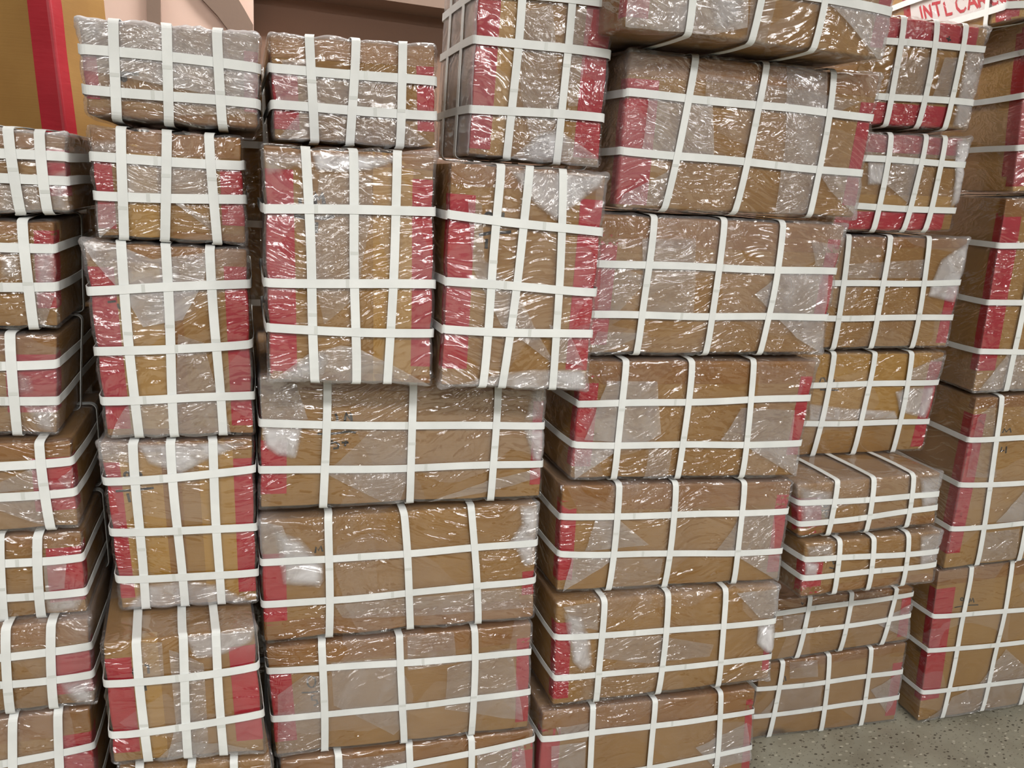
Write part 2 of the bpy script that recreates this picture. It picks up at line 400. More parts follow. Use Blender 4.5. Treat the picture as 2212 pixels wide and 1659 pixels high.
COUNT = [0]
def carton(label, quad, Y, depth, V, H, red=(), brown=(), seam=(), folds=(), marks=(), ears=(), tone='carton0',
           over='v', haze=0.0, bulge=.010, group=None, wrapped=True, r=.013, crease=1.0, S=(), side_haze=0.0, rim_glint=.04, name='wrapped_carton'):
    COUNT[0] += 1; seed = 100 + COUNT[0]
    B = Carton(quad, Y, depth, seed, bulge, r)
    tl, tr, br, bl = B.qpx
    for xt, xb in V:
        f = (xt - tl[0]) / (tr[0] - tl[0]); a1 = B.ac(xt, tl[1] + (tr[1] - tl[1]) * f)[0]
        f = (xb - bl[0]) / (br[0] - bl[0]); a0 = B.ac(xb, bl[1] + (br[1] - bl[1]) * f)[0]
        B.vs.append((a0, a1))
    for yl, yr in H:
        f = (yl - tl[1]) / (bl[1] - tl[1]); c0 = B.ac(tl[0] + (bl[0] - tl[0]) * f, yl)[1]
        f = (yr - tr[1]) / (br[1] - tr[1]); c1 = B.ac(tr[0] + (br[0] - tr[0]) * f, yr)[1]
        B.hs.append((c0, c1))
    root = bpy.data.objects.new(name, None); SC.collection.objects.link(root)
    root.location = B.base; root.empty_display_size = .05
    tag(root, label, 'carton', group)
    L = (B.W, B.D, B.H)
    cof = -.0055 if wrapped else 0.0
    # cardboard body
    P, F = shell_grid(L, B.r, (.03, .06, .03))
    mesh_obj('cardboard_box', B.surf(P, cof), F, M[tone], root, origin=B.base)
    # tapes
    for (k, wd, v0, v1) in red:
        if k == 'L': pl = [(-.035, v0 * B.H), (wd * B.W, v0 * B.H), (wd * B.W, v1 * B.H), (-.035, v1 * B.H)]
        elif k == 'R': pl = [((1 - wd) * B.W, v0 * B.H), (B.W + .045, v0 * B.H), (B.W + .045, v1 * B.H), ((1 - wd) * B.W, v1 * B.H)]
        elif k == 'T': pl = [(v0 * B.W, (1 - wd) * B.H), (v1 * B.W, (1 - wd) * B.H), (v1 * B.W, B.H + .03), (v0 * B.W, B.H + .03)]
        elif k == 'B': pl = [(v0 * B.W, -.03), (v1 * B.W, -.03), (v1 * B.W, wd * B.H), (v0 * B.W, wd * B.H)]
        elif k == 'S': pl = [(-wd, v0 * B.H), (.05, v0 * B.H), (.05, v1 * B.H), (-wd, v1 * B.H)]
        patch(B, 'red_tape', pl, cof + .0007, M['red'], root)
    for lst, mt, nm, dz in ((brown, 'brown', 'brown_tape', .0004), (seam, 'seam', 'packing_tape', .0003)):
        for (u0, u1, v0, v1) in lst:
            ex = lambda q, Lq: -.03 if q <= 0 else (Lq + .03 if q >= 1 else q * Lq)
            patch(B, nm, [(ex(u0, B.W) if u0 <= 0 else u0 * B.W, ex(v0, B.H)), (ex(u1, B.W), ex(v0, B.H)), (ex(u1, B.W), ex(v1, B.H)), (ex(u0, B.W), ex(v1, B.H))], cof + dz + .0003, M[mt], root)
    for (lines, wd) in marks:
        stroke_mesh(B, 'pen_mark', lines, B.ac, wd * 1.35, root, M['ink'], cof + .0012)
    if wrapped:
        # the stretched film, with creases and lifts between the straps
        st_ = .0042 if crease > .5 else .008
        P, F = shell_grid(L, B.r * .7, (st_, .03, st_))
        a, b, c = P.T
        open_ = B.open(a, c)
        rs = B.rs
        k = rs.uniform(-1, 1, (7, 3)); k = k / np.linalg.norm(k, axis=1)[:, None] * rs.uniform(40, 130, (7, 1))
        lift = (np.sin(P @ k.T + rs.uniform(0, 6, 7)).sum(1) / 7 * .6 + .5)
        off = .0018 * lift * open_ - .0008
        fr = b < B.r
        cr = np.zeros(len(P)); idx = np.where(fr)[0]; fa, fc = a[idx], c[idx]; acc = np.zeros(len(idx))
        nC = int(190 * crease * (B.W * B.H / .16) ** .7)
        for _ in range(nC):
            # creases start mostly at corners, edges and strap crossings
            q = rs.rand()
            if q < .34: ca, cc = rs.uniform(0, B.W), B.H - abs(rs.normal(0, .03))
            elif q < .46: ca, cc = rs.uniform(0, B.W), abs(rs.normal(0, .02))
            elif q < .62: ca, cc = rs.choice([0, B.W]) + rs.normal(0, .04), rs.uniform(0, B.H)
            else: ca, cc = rs.uniform(0, B.W), rs.uniform(0, B.H)
            th = rs.choice([rs.normal(.2, .25), rs.normal(-.3, .25), rs.uniform(-1.2, 1.2)]); ln = rs.uniform(.010, .050); wd = rs.uniform(.0026, .0046)
            co, si = math.cos(th), math.sin(th)
            x = (fa - ca) * co + (fc - cc) * si; m = np.abs(x) < ln * 1.5; x = x[m]
            y = -(fa[m] - ca) * si + (fc[m] - cc) * co + rs.uniform(-3, 3) * x * x
            acc[m] = np.maximum(acc[m], rs.uniform(.0010, .0030) * np.exp(-(y / wd) ** 2) * np.exp(-(x / ln) ** 4))
        cr[idx] = acc
        off = off + cr * open_
        hz = haze + rim_glint * np.exp(-((B.H - c) / .007) ** 2) * (c < B.H + 1) + np.where(a < .002, side_haze, 0)  # top-edge film bunching and its white rim highlight painted into the haze
        for e in ears:
            ea, ec = {'TL': (0, B.H), 'TR': (B.W, B.H), 'BL': (0, 0), 'BR': (B.W, 0)}[e]
            g = np.exp(-((a - ea) ** 2 + (c - ec) ** 2 + b ** 2) / .014 ** 2); off = off + .006 * g; hz = hz + .15 * np.exp(-((a - ea) ** 2 + (c - ec) ** 2 + b ** 2) / .05 ** 2)
        dc = np.minimum(np.hypot(a, c - B.H), np.minimum(np.hypot(a - B.W, c - B.H), np.minimum(np.hypot(a, c), np.hypot(a - B.W, c))))
        wrk = min(crease, 1.6) * (.36 + .75 * np.exp(-((B.H - c) / .035) ** 2) + .30 * np.exp(-(c / .02) ** 2) + .5 * np.exp(-(dc / .06) ** 2) + .25 * np.exp(-(np.minimum(a, B.W - a) / .03) ** 2))
        wrk = np.where(b > .05, .35 * crease, wrk)
        mesh_obj('plastic_wrap', B.surf(P, off), F, M['film'], root, origin=B.base, haze=hz, wr=np.minimum(wrk, 1.6))
        for fd in folds:
            pts, alpha = fd[0], fd[1]; fe = fd[2] if len(fd) > 2 else 0
            pl = [B.ac(*p) for p in pts]
            pl = [(min(max(p[0], .002), B.W - .002), min(max(p[1], .002), B.H - .002)) for p in pl]
            patch(B, 'wrap_fold', pl, .0012, M['fold'], root, step=.006 if fe else .014, haze=min(.95, alpha * (1.6 if fe else 1.15)), feather=fe * .0020)
    so = .0006 if wrapped else .0006
    hi, lo_ = so + .0016, so
    for (c0, c1) in B.hs: strap(B, 'h', c0, c1, hi if over == 'h' else lo_, root)
    for (a0, a1) in B.vs: strap(B, 'v', a0, a1, hi if over == 'v' else lo_, root)
    for b0 in S: strap(B, 's', b0, b0, hi, root)
    return B, root

# ------------------------------------------------------------------ the room
def terrazzo():
    T = NT('terrazzo'); v = coords(T, rand=False)
    base = ramp(T, noise(T, v, 3.5, 5, .6), [(.3, s2l((128, 122, 106))), (.55, s2l((150, 146, 130))), (.8, s2l((162, 160, 146)))])
    vo = T.n('TexVoronoi', {'Vector': T.n('Mapping', {0: v, 2: (0, 0, .5), 3: (1., 1.7, 1.)}).outputs[0], 'Scale': 50.0, 'Randomness': 1.0}, feature='F1')
    dist = T.math('ADD', vo.outputs['Distance'], T.math('MULTIPLY', noise(T, v, 160, 2), .22))
    sel = T.n('SeparateColor', {0: vo.outputs['Color']})
    dark = T.math('MULTIPLY', T.math('LESS_THAN', dist, .40), T.math('GREATER_THAN', sel.outputs[0], .74))
    chips = noise(T, T.n('Mapping', {0: v, 2: (0, 0, .6), 3: (75., 150., 1.)}).outputs[0], 1.0, 2, .6, .6)
    dark = T.math('MAXIMUM', dark, T.math('MULTIPLY', T.math('SUBTRACT', chips, .63), 22., True))
    lite = T.math('MULTIPLY', T.math('LESS_THAN', dist, .42), T.math('LESS_THAN', sel.outputs[0], .22))
    c = T.n('Mix', {0: T.math('MULTIPLY', lite, .45), 6: base, 7: s2l((214, 208, 190))}, data_type='RGBA').outputs[2]
    c = T.n('Mix', {0: T.math('MULTIPLY', dark, .85), 6: c, 7: s2l((58, 48, 38))}, data_type='RGBA').outputs[2]
    st = T.math('MULTIPLY', T.math('SUBTRACT', noise(T, v, 7, 4, .7), .58), 5.0, True)
    c = T.n('Mix', {0: T.math('MULTIPLY', st, .45), 6: c, 7: s2l((104, 96, 72))}, data_type='RGBA').outputs[2]
    return T.end(T.n('BsdfPrincipled', {'Base Color': c, 'Roughness': .45}).outputs[0])
def paint(name, c, rough=.8):
    T = NT(name); v = coords(T, rand=False)
    col = ramp(T, noise(T, v, 2.5, 3), [(.3, s2l(c)), (.7, s2l(tuple(min(255, q + 5) for q in c)))])
    b = T.n('Bump', {'Strength': .1, 'Distance': .002, 'Height': noise(T, v, 90, 3)}).outputs[0]
    return T.end(T.n('BsdfPrincipled', {'Base Color': col, 'Roughness': rough, 'Normal': b}).outputs[0])
tag(box_obj('floor', (-4, -7, -.1), (6, 4.2, 0), terrazzo()), kind='structure')
PINK = paint('pink_wall_paint', (226, 194, 178)); TAUPE = paint('taupe_tone', (132, 110, 96)); BROWN = paint('brown_tone', (146, 116, 98))
tag(box_obj('wall_back', (-4, 3.5, 0), (6, 3.7, 3.3), BROWN), kind='structure')  # one darker brown tone over the whole back wall
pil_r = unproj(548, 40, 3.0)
tag(box_obj('wall_left', (-4, 3.0, 0), (pil_r[0], 3.499, 3.3), PINK), kind='structure')
def flat_on(name, pts, Y, mat, th=.02):
    P = [unproj(x, y, Y) for x, y in pts]; n = len(P)
    Q = [p + np.array([0, th, 0]) for p in P]
    F = [tuple(range(n))[::-1], tuple(range(n, 2 * n))] + [(i, (i + 1) % n, (i + 1) % n + n, i + n) for i in range(n)]
    return mesh_obj(name, P + Q, F, mat, smooth=False)
tag(flat_on('taupe_strip', [(313, -120), (343, -120), (350, 210), (322, 210)], 2.975, TAUPE, .024), kind='structure')  # upright taupe strip set just off the pink wall
tag(flat_on('wall_shadow_band', [(385, -60), (450, 12), (485, 52), (520, 120), (600, 130), (560, 62), (520, 8), (470, -60)][:0] or [(390, -60), (438, 0), (470, 34), (497, 70), (520, 140), (547, 140), (547, 54), (528, 20), (510, -10), (470, -60)], 2.975, TAUPE, .024), kind='structure')  # curved shadow on the wall, built as a thin taupe sheet
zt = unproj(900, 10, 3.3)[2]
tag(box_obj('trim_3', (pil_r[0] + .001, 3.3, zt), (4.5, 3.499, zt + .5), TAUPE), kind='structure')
tag(box_obj('ceiling', (-4, -7, 3.3), (6, 3.7, 3.4), paint('ceiling_paint', (226, 216, 204))), kind='structure')

# ------------------------------------------------------------------ data: every carton
def circ(x, y, r, n=10, a0=0, a1=6.283, sy=1.0): return [(x + r * math.cos(a0 + (a1 - a0) * i / n), y + sy * r * math.sin(a0 + (a1 - a0) * i / n)) for i in range(n + 1)]
G = {'L': 'wrapped cartons of the leftmost stack', 'A': 'wrapped cartons of the second stack', 'B': 'wrapped cartons of the middle stack',
     'U': 'upright wrapped cartons high in the middle', 'D': 'wide wrapped cartons right of the middle', 'E': 'wrapped cartons of the stack on the right', 'F': 'wrapped cartons at the right edge'}
Y0 = 1.58; YE = (1.77, 1.73)
# leftmost stack
carton('top carton of the leftmost stack, directly below the big bare tan carton', (-100, 262, 148, 283, 157, 464, -80, 468), 1.6, .36,
       [(-46, -30), (18, 44), (84, 105)], [(329, 339), (383, 390)], red=[('L', .25, .15, .75), ('R', .24, .22, .78)], brown=[(0, 1, .78, 1)], folds=[([(105, 380), (155, 360), (156, 462), (108, 462)], .34, 8), ([(0, 400), (80, 400), (90, 462), (0, 465)], .2)], ears=['TR'], tone='carton0', haze=.03, rim_glint=.4, group=G['L'])
carton('second carton from the top in the leftmost stack, with red taped right corner', (-215, 462, 122, 473, 133, 715, -185, 716), 1.6, .36,
       [(-135, -112), (-45, -22), (49, 72)], [(529, 536), (615, 620)], red=[('L', .2, .1, .85), ('R', .16, .20, .90)], brown=[(0, 1, .86, 1)], S=[.22], folds=[([(68, 535), (122, 537), (127, 612), (118, 640), (72, 610)], .3, 6), ([(0, 540), (44, 540), (50, 606), (0, 606)], .26, 8), ([(75, 625), (118, 640), (95, 710), (78, 710)], .22)], tone='carton0', group=G['L'])
carton('third carton from the top in the leftmost stack, strapped dark side showing', (-200, 714, 130, 720, 130, 946, -170, 944), 1.6, .43,
       [(-130, -108), (-52, -35), (23, 37)], [(790, 786), (865, 865)], red=[('L', .2, .1, .85), ('R', .38, .24, .80)], brown=[(0, 1, .80, 1)], S=[.20], folds=[([(50, 872), (128, 872), (120, 940), (80, 925)], .38, 8), ([(35, 800), (70, 810), (78, 850), (38, 850)], .2, 6)], over='v', group=G['L'])
carton('fourth carton from the top in the leftmost stack, jutting right under the third', (-150, 958, 158, 947, 176, 1144, -130, 1165), 1.58, .36,
       [(-85, -70), (0, 14), (85, 110)][0:1] + [(85, 110)], [(1012, 996), (1077, 1063)], red=[('L', .2, .1, .85), ('R', .32, .22, .80)], brown=[(0, 1, .80, 1)], S=[.24], folds=[([(0, 1040), (90, 1000), (98, 1050), (0, 1062)], .18), ([(0, 1075), (100, 1075), (112, 1140), (0, 1100)], .16), ([(125, 1035), (160, 1010), (150, 1060)], .15)], group=G['L'])
carton('fifth carton from the top in the leftmost stack, straps rounding its dark side', (-110, 1160, 180, 1147, 195, 1330, -95, 1356), 1.58, .36,
       [(-80, -70), (0, 7), (82, 90)], [(1222, 1203), (1297, 1277)], red=[('L', .2, .1, .85), ('R', .30, .18, .82)], brown=[(0, 1, .84, 1)], S=[.22], folds=[([(95, 1215), (145, 1205), (140, 1270), (100, 1275)], .2), ([(95, 1290), (190, 1285), (170, 1318), (100, 1325)], .3, 6)], group=G['L'])
carton('sixth carton from the top in the leftmost stack, white film bunch at lower right', (-120, 1362, 195, 1333, 213, 1525, -100, 1560), 1.56, .36,
       [(-80, -62), (14, 22), (110, 117)], [(1427, 1397), (1487, 1456)], red=[('L', .2, .1, .85), ('R', .32, .16, .70)], brown=[(0, 1, .74, 1)], folds=[([(128, 1470), (205, 1462), (208, 1525), (165, 1520), (135, 1495)], .48, 10)], ears=['TR'], group=G['L'])
carton('lowest carton of the leftmost stack, cut by the bottom left corner of the photo', (-120, 1566, 199, 1526, 240, 2030, -60, 2110), 1.56, .40,
       [(-70, -50), (27, 44), (124, 155)], [(1666, 1612), (1760, 1706)], red=[('L', .2, .1, .9), ('R', .24, .5, .90)], brown=[(0, 1, .90, 1)], group=G['L'])
# second stack
carton('milky wrapped carton on top of the second stack, against the pink wall', (154, 28, 566, 66, 566, 288, 177, 256), Y0, .45,
       [(245, 251), (358, 366), (469, 481)], [(103, 147), (191, 226)], red=[('L', .10, .20, .70), ('R', .10, .2, .8)], brown=[(0, 1, 0, .12)],
       folds=[([(158, 30), (562, 64), (563, 210), (500, 215), (380, 190), (230, 160), (170, 150)], .30), ([(375, 205), (470, 215), (562, 225), (562, 245), (378, 250)], .16), ([(170, 35), (235, 40), (225, 90), (180, 90)], .3, 10), ([(485, 140), (560, 150), (560, 220), (490, 215)], .26, 10)],
       marks=[([circ(267, 169, 4.5), circ(267, 169, 2), [(257, 165), (257, 172)], [(252, 156), (300, 160)]], .004)], ears=['TL'], haze=.06, r=.02, crease=1.8, rim_glint=.5, group=G['A'])
carton('second carton from the top in the second stack, pink taped at both ends', (182, 266, 528, 289, 537, 533, 203, 519), Y0, .45,
       [(262, 267), (361, 356), (452, 469)], [(338, 358), (422, 432)], red=[('L', .14, .1, .72), ('R', .17, .18, .70)], brown=[(0, 1, .78, 1), (.5, 1, 0, .1)],
       seam=[(.20, .42, 0, 1)], folds=[([(270, 340), (445, 350), (455, 420), (275, 420)], .26), ([(380, 435), (450, 470), (460, 500), (380, 440)], .22), ([(205, 440), (262, 440), (255, 480), (215, 515)], .24), ([(190, 300), (262, 300), (262, 335), (190, 335)], .22, 8)], crease=1.4, group=G['A'])
carton('tall upright carton third from the top in the second stack, red tape both sides', (171, 514, 539, 533, 555, 945, 226, 950), Y0, .45,
       [(259, 300), (358, 378), (452, 482)], [(628, 612), (760, 743), (865, 854)], red=[('L', .17, .05, .87), ('R', .165, .06, .90)], brown=[(0, 1, .90, 1), (0, 1, 0, .05), (.44, .56, .05, .9)],
       seam=[(.17, .44, .05, .9)], folds=[([(175, 520), (250, 528), (330, 560), (450, 545), (440, 610), (395, 690), (310, 705), (270, 640), (200, 560)], .34), ([(330, 600), (390, 560), (390, 640), (340, 700), (300, 690)], .22, 10), ([(270, 880), (300, 862), (480, 860), (500, 942), (240, 945), (250, 915)], .22), ([(385, 720), (440, 740), (470, 850), (380, 855)], .15)],
       marks=[([[(232, 653), (250, 651)], [(254, 656), (256, 664), (260, 668)]], .003)], ears=['TL'], over='h', tone='carton0', group=G['A'])
carton('tall upright carton fourth from the top in the second stack, pen mark upper left', (207, 953, 551, 944, 562, 1307, 256, 1325), Y0, .45,
       [(287, 316), (367, 400), (458, 478)], [(1041, 1014), (1149, 1138), (1251, 1237)], red=[('L', .12, .08, .88), ('R', .15, .08, .88)], brown=[(.38, .50, 0, 1), (0, 1, .93, 1)],
       seam=[(.12, .38, 0, 1), (.62, .85, 0, 1)], folds=[([(290, 958), (545, 952), (520, 965), (430, 1003), (390, 1025), (320, 1000)], .42, 5), ([(265, 1318), (320, 1262), (400, 1252), (470, 1260), (550, 1300), (500, 1312)], .30, 5), ([(210, 955), (290, 955), (290, 1000), (215, 990)], .16)],
       marks=[([circ(274, 1027, 6), circ(300, 1027, 5), [(249, 1063), (285, 1060), (332, 1054)], [(275, 1067), (280, 1086)]], .0035)], over='h', ears=['TL'], group=G['A'])
carton('big carton jutting forward low in the second stack, straps crossing its open top', (212, 1388, 556, 1352, 579, 1632, 240, 1658), (1.475, 1.495), .50,
       [(293, 320), (394, 407), (465, 483)], [(1479, 1438), (1588, 1541)], red=[('L', .18, .10, .86), ('R', .20, .12, .86)],
       seam=[(.18, .35, 0, 1)], folds=[([(395, 1368), (555, 1345), (545, 1385), (470, 1418), (420, 1420)], .36, 4), ([(365, 1400), (440, 1430), (450, 1600), (430, 1650), (360, 1640), (380, 1560)], .2), ([(330, 1648), (380, 1600), (480, 1605), (575, 1625)], .2), ([(290, 1390), (350, 1385), (355, 1460), (300, 1460)], .14)],
       marks=[([[(289, 1443), (288, 1455), (291, 1461)], [(312, 1437), (320, 1438), (321, 1455)], [(313, 1481), (315, 1492)]], .0035)], over='h', ears=['TR'], group=G['A'])
carton('lowest carton of the second stack, only its top edge in view', (250, 1665, 590, 1634, 606, 1955, 262, 2020), (1.475, 1.495), .48,
       [(300, 316), (414, 420), (506, 512)], [(1745, 1706), (1840, 1800)], red=[('L', .18, .1, .86), ('R', .18, .1, .86)], group=G['A'])
# middle stack, wide cartons
carton('wide carton in the shadow under the two front upright cartons', (556, 806, 1186, 812, 1172, 1079, 556, 1106), Y0, .60,
       [(707, 699), (892, 885), (1076, 1060)], [(915, 919), (1016, 1001)], red=[('L', .09, .12, .52), ('R', .05, .12, .8)], brown=[(0, 1, .88, 1)],
       folds=[([(562, 918), (655, 920), (650, 950), (640, 990), (600, 985), (570, 965)], .55, 6), ([(560, 812), (640, 830), (665, 905), (565, 908)], .26), ([(1130, 925), (1178, 925), (1172, 998), (1150, 995)], .5, 6), ([(700, 1020), (885, 1018), (862, 1090), (840, 1090)], .17), ([(920, 1085), (1060, 1035), (1168, 1010), (1165, 1030), (1060, 1060)], .2), ([(800, 930), (885, 925), (880, 1000), (720, 1005)], .13), ([(1150, 830), (1183, 835), (1178, 910), (1130, 910)], .3, 8)],
       marks=[([[(724, 894), (728, 900), (729, 909)], [(745, 910), (747, 892), (756, 905), (758, 892), (760, 910)], [(686, 937), (705, 938), (735, 935), (755, 932), (769, 935)], [(718, 951), (716, 959), (724, 955), (732, 960), (730, 968), (720, 969)], [(738, 956), (753, 956)], [(748, 952), (745, 964)]], .0035)], group=G['B'])
carton('wide carton of the middle stack with white film bunches at its upper corners', (556, 1121, 1169, 1083, 1159, 1340, 565, 1396), Y0, .55,
       [(710, 711), (872, 888), (1019, 1033)], [(1217, 1171), (1308, 1252)], red=[('L', .085, .15, .72), ('R', .06, .22, .42)], brown=[(0, 1, 0, .18)],
       folds=[([(590, 1140), (650, 1160), (700, 1215), (700, 1255), (690, 1268), (610, 1262), (600, 1200)], .52, 10), ([(1120, 1090), (1166, 1088), (1164, 1160), (1155, 1220), (1130, 1222), (1110, 1180), (1095, 1172), (1125, 1130)], .46, 8), ([(722, 1305), (875, 1290), (1150, 1268), (1150, 1310), (900, 1330), (740, 1332)], .14), ([(560, 1125), (610, 1135), (640, 1210), (560, 1210)], .2)],
       marks=[([[(681, 1195), (683, 1182), (688, 1190), (693, 1180), (697, 1192)]], .003)], ears=['TL', 'TR'], tone='carton0', crease=1.3, r=.016, group=G['B'])
carton('wide carton of the middle stack with a faint pen number, second from the bottom', (567, 1400, 1154, 1344, 1147, 1578, 592, 1640), Y0, .55,
       [(696, 702), (862, 872), (1026, 1019)], [(1451, 1408), (1554, 1494)], red=[('L', .085, .14, .80), ('R', .065, .08, .86)], brown=[(0, 1, .82, 1)],
       folds=[([(715, 1430), (860, 1420), (875, 1460), (880, 1560), (850, 1585), (720, 1520)], .16), ([(965, 1440), (1060, 1405), (1105, 1400), (1130, 1555), (960, 1530)], .15), ([(600, 1500), (660, 1455), (695, 1460), (700, 1620), (600, 1635)], .14), ([(880, 1375), (980, 1365), (985, 1430), (880, 1445)], .13)],
       marks=[([circ(673, 1474, 9, 10, -1.2, 4.6, 1.35), [(652, 1498), (670, 1497), (688, 1494)], [(680, 1503), (673, 1505), (674, 1513), (684, 1513), (687, 1520), (678, 1526)]], .003)], tone='carton0', crease=.7, group=G['B'])
carton('bottom carton of the middle stack, cut by the lower edge of the photo', (600, 1645, 1161, 1574, 1148, 1815, 612, 1912), Y0, .55,
       [(730, 735), (885, 888), (1018, 1012)], [(1706, 1597), (1800, 1700)], red=[('L', .08, .1, .86), ('R', .10, .1, .90)], brown=[(0, 1, .82, 1)],
       folds=[([(735, 1640), (885, 1620), (890, 1659), (735, 1670)], .15), ([(1030, 1625), (1130, 1600), (1140, 1700), (1030, 1700)], .2)], crease=.8, group=G['B'])
# upright cartons above them
carton('upright carton standing back against the dark wall recess, left of the tall tower', (574, 66, 946, 90, 949, 328, 587, 307), Y0, .45,
       [(669, 679), (768, 757), (872, 862)], [(146, 177), (226, 251)], red=[('L', .16, .12, .68), ('R', .13, .18, .78)], brown=[(0, 1, .78, 1)],
       folds=[([(585, 150), (660, 165), (860, 180), (855, 240), (690, 240), (600, 225)], .2), ([(600, 300), (655, 235), (700, 245), (850, 245), (930, 310), (880, 322)], .2), ([(610, 130), (680, 128), (660, 145), (610, 145)], .2)], crease=1.2, rim_glint=.4, group=G['U'])
carton('left of the two front upright cartons, pen letter above its top strap', (562, 305, 946, 328, 938, 838, 577, 828), 1.475, .35,
       [(661, 681), (762, 769), (860, 838)], [(450, 456), (609, 614), (708, 721)], red=[('L', .17, .04, .90), ('R', .145, .09, .89)], seam=[(.62, .86, 0, 1)], brown=[(0, 1, .93, 1), (0, 1, 0, .05)],
       folds=[([(672, 327), (865, 335), (858, 350), (800, 368), (740, 374), (680, 368)], .62, 5), ([(585, 826), (665, 765), (735, 745), (770, 750), (860, 795), (932, 836)], .22), ([(600, 820), (640, 782), (700, 752), (715, 770), (700, 812), (650, 826)], .42, 10), ([(690, 375), (800, 380), (805, 440), (770, 640), (700, 700), (670, 560)], .13), ([(565, 320), (660, 330), (650, 360), (575, 380)], .2, 5)],
       marks=[([[(682, 441), (681, 418), (689, 430), (697, 418), (700, 441)], [(636, 466), (660, 470), (700, 471), (722, 467)], [(684, 480), (683, 503)], [(648, 428), (649, 440)]], .0045)], over='h', ears=['BL', 'TR'], tone='carton0', r=.012, group=G['U'])
carton('right of the two front upright cartons, two of its vertical straps close together', (970, 342, 1318, 372, 1271, 847, 948, 840), 1.455, .35,
       [(1082, 1042), (1146, 1085), (1218, 1194)], [(463, 503), (607, 631), (711, 722)], red=[('L', .17, .09, .86), ('R', .17, .10, .88)], brown=[(0, 1, .90, 1)],
       folds=[([(1095, 362), (1312, 374), (1300, 400), (1235, 450), (1200, 478), (1150, 440)], .42, 5), ([(1215, 375), (1310, 376), (1270, 420), (1215, 450)], .3, 10), ([(955, 842), (1060, 810), (1150, 795), (1265, 800), (1268, 845)], .3, 3), ([(1180, 800), (1260, 790), (1265, 840), (1190, 835)], .4, 10), ([(1010, 430), (1040, 440), (1045, 560), (1120, 640), (1160, 720), (1200, 790), (1080, 700), (1020, 580)], .16), ([(1185, 700), (1230, 720), (1260, 790), (1200, 780)], .2)],
       marks=[([circ(1057, 467, 7, 8, 3.1, 6.4), [(1088, 459), (1087, 473)], [(1035, 508), (1060, 503), (1105, 501)], [(1052, 516), (1051, 537)]], .0045)], over='h', ears=['TR', 'BL', 'BR'], tone='carton0', r=.012, group=G['U'])
carton('tall carton rising out of the photo, both strapped side and front in view', (1040, -190, 1352, -170, 1299, 366, 1006, 340), Y0, .28,
       [(1140, 1095), (1248, 1202)], [(-18, 10), (84, 119), (234, 255)], red=[('L', .15, .08, .95), ('R', .22, .04, .95), ('S', .035, .04, .95)], seam=[(.15, .32, 0, 1)], S=[.09, .20],
       folds=[([(1100, 352), (1160, 290), (1200, 278), (1290, 340), (1292, 364)], .26), ([(1130, 320), (1165, 285), (1200, 280), (1225, 300), (1200, 350), (1130, 350)], .48, 8), ([(1122, 30), (1190, 10), (1210, 250), (1150, 330), (1122, 200)], .16), ([(1232, 20), (1280, 20), (1245, 230), (1225, 230)], .15)], over='h', tone='carton0', crease=1.5, bulge=.014, side_haze=.34, group=G['U'])
# right of the middle
carton('topmost wide carton right of the middle, cut by the top of the photo', (1372, -215, 1972, -150, 1911, 134, 1346, 62), (1.46, 1.49), .55,
       [(1512, 1486), (1676, 1622), (1812, 1755)], [(-150, -85), (-70, 26)], red=[('L', .08, .1, .9), ('R', .07, .1, .9)], brown=[(0, 1, .82, 1)],
       folds=[([(1350, -40), (1500, -60), (1612, -20), (1612, 60), (1530, 76), (1350, 60)], .32), ([(1520, -20), (1600, -20), (1608, 55), (1540, 70)], .3, 12), ([(1790, 8), (1930, 28), (1912, 132), (1895, 130)], .36), ([(1620, -30), (1680, -30), (1650, 100), (1610, 95)], .12)], crease=1.5, r=.018, haze=.03, group=G['D'])
carton('wide sagging carton right of the middle, second from the top, deep glossy wrinkles', (1358, 99, 1912, 156, 1853, 477, 1326, 456), Y0, .45,
       [(1505, 1433), (1657, 1584), (1803, 1749)], [(199, 255), (325, 376)], red=[('L', .12, .04, .82), ('R', .075, .1, .8)], brown=[(0, 1, .84, 1)],
       folds=[([(1400, 210), (1535, 225), (1538, 335), (1385, 325)], .30), ([(1700, 130), (1790, 140), (1760, 465), (1672, 460), (1690, 300)], .22), ([(1765, 370), (1868, 380), (1850, 470), (1790, 410)], .24), ([(1345, 420), (1460, 360), (1430, 445), (1335, 440)], .2), ([(1520, 160), (1700, 190), (1860, 220), (1800, 245), (1520, 215)], .14)], ears=['TR', 'BR', 'TL'], crease=2.2, r=.020, bulge=.016, haze=.02, group=G['D'])
carton('wide carton right of the middle, third from the top, behind the right upright carton', (1294, 456, 1836, 482, 1779, 769, 1262, 771), Y0, .45,
       [(1414, 1374), (1565, 1522), (1693, 1641)], [(568, 587), (679, 685)], red=[('L', .08, .08, .85), ('R', .075, .3, .88)], brown=[(0, 1, .78, 1)],
       folds=[([(1625, 635), (1690, 585), (1790, 592), (1775, 764), (1720, 730)], .30), ([(1385, 515), (1500, 515), (1495, 680), (1390, 675)], .17), ([(1275, 760), (1290, 715), (1400, 720), (1290, 765)], .2), ([(1300, 560), (1400, 600), (1330, 680), (1290, 680)], .14), ([(1750, 520), (1815, 530), (1800, 580), (1760, 575)], .2)], ears=['TR', 'BR'], crease=2.0, r=.018, haze=.02, bulge=.014, group=G['D'])
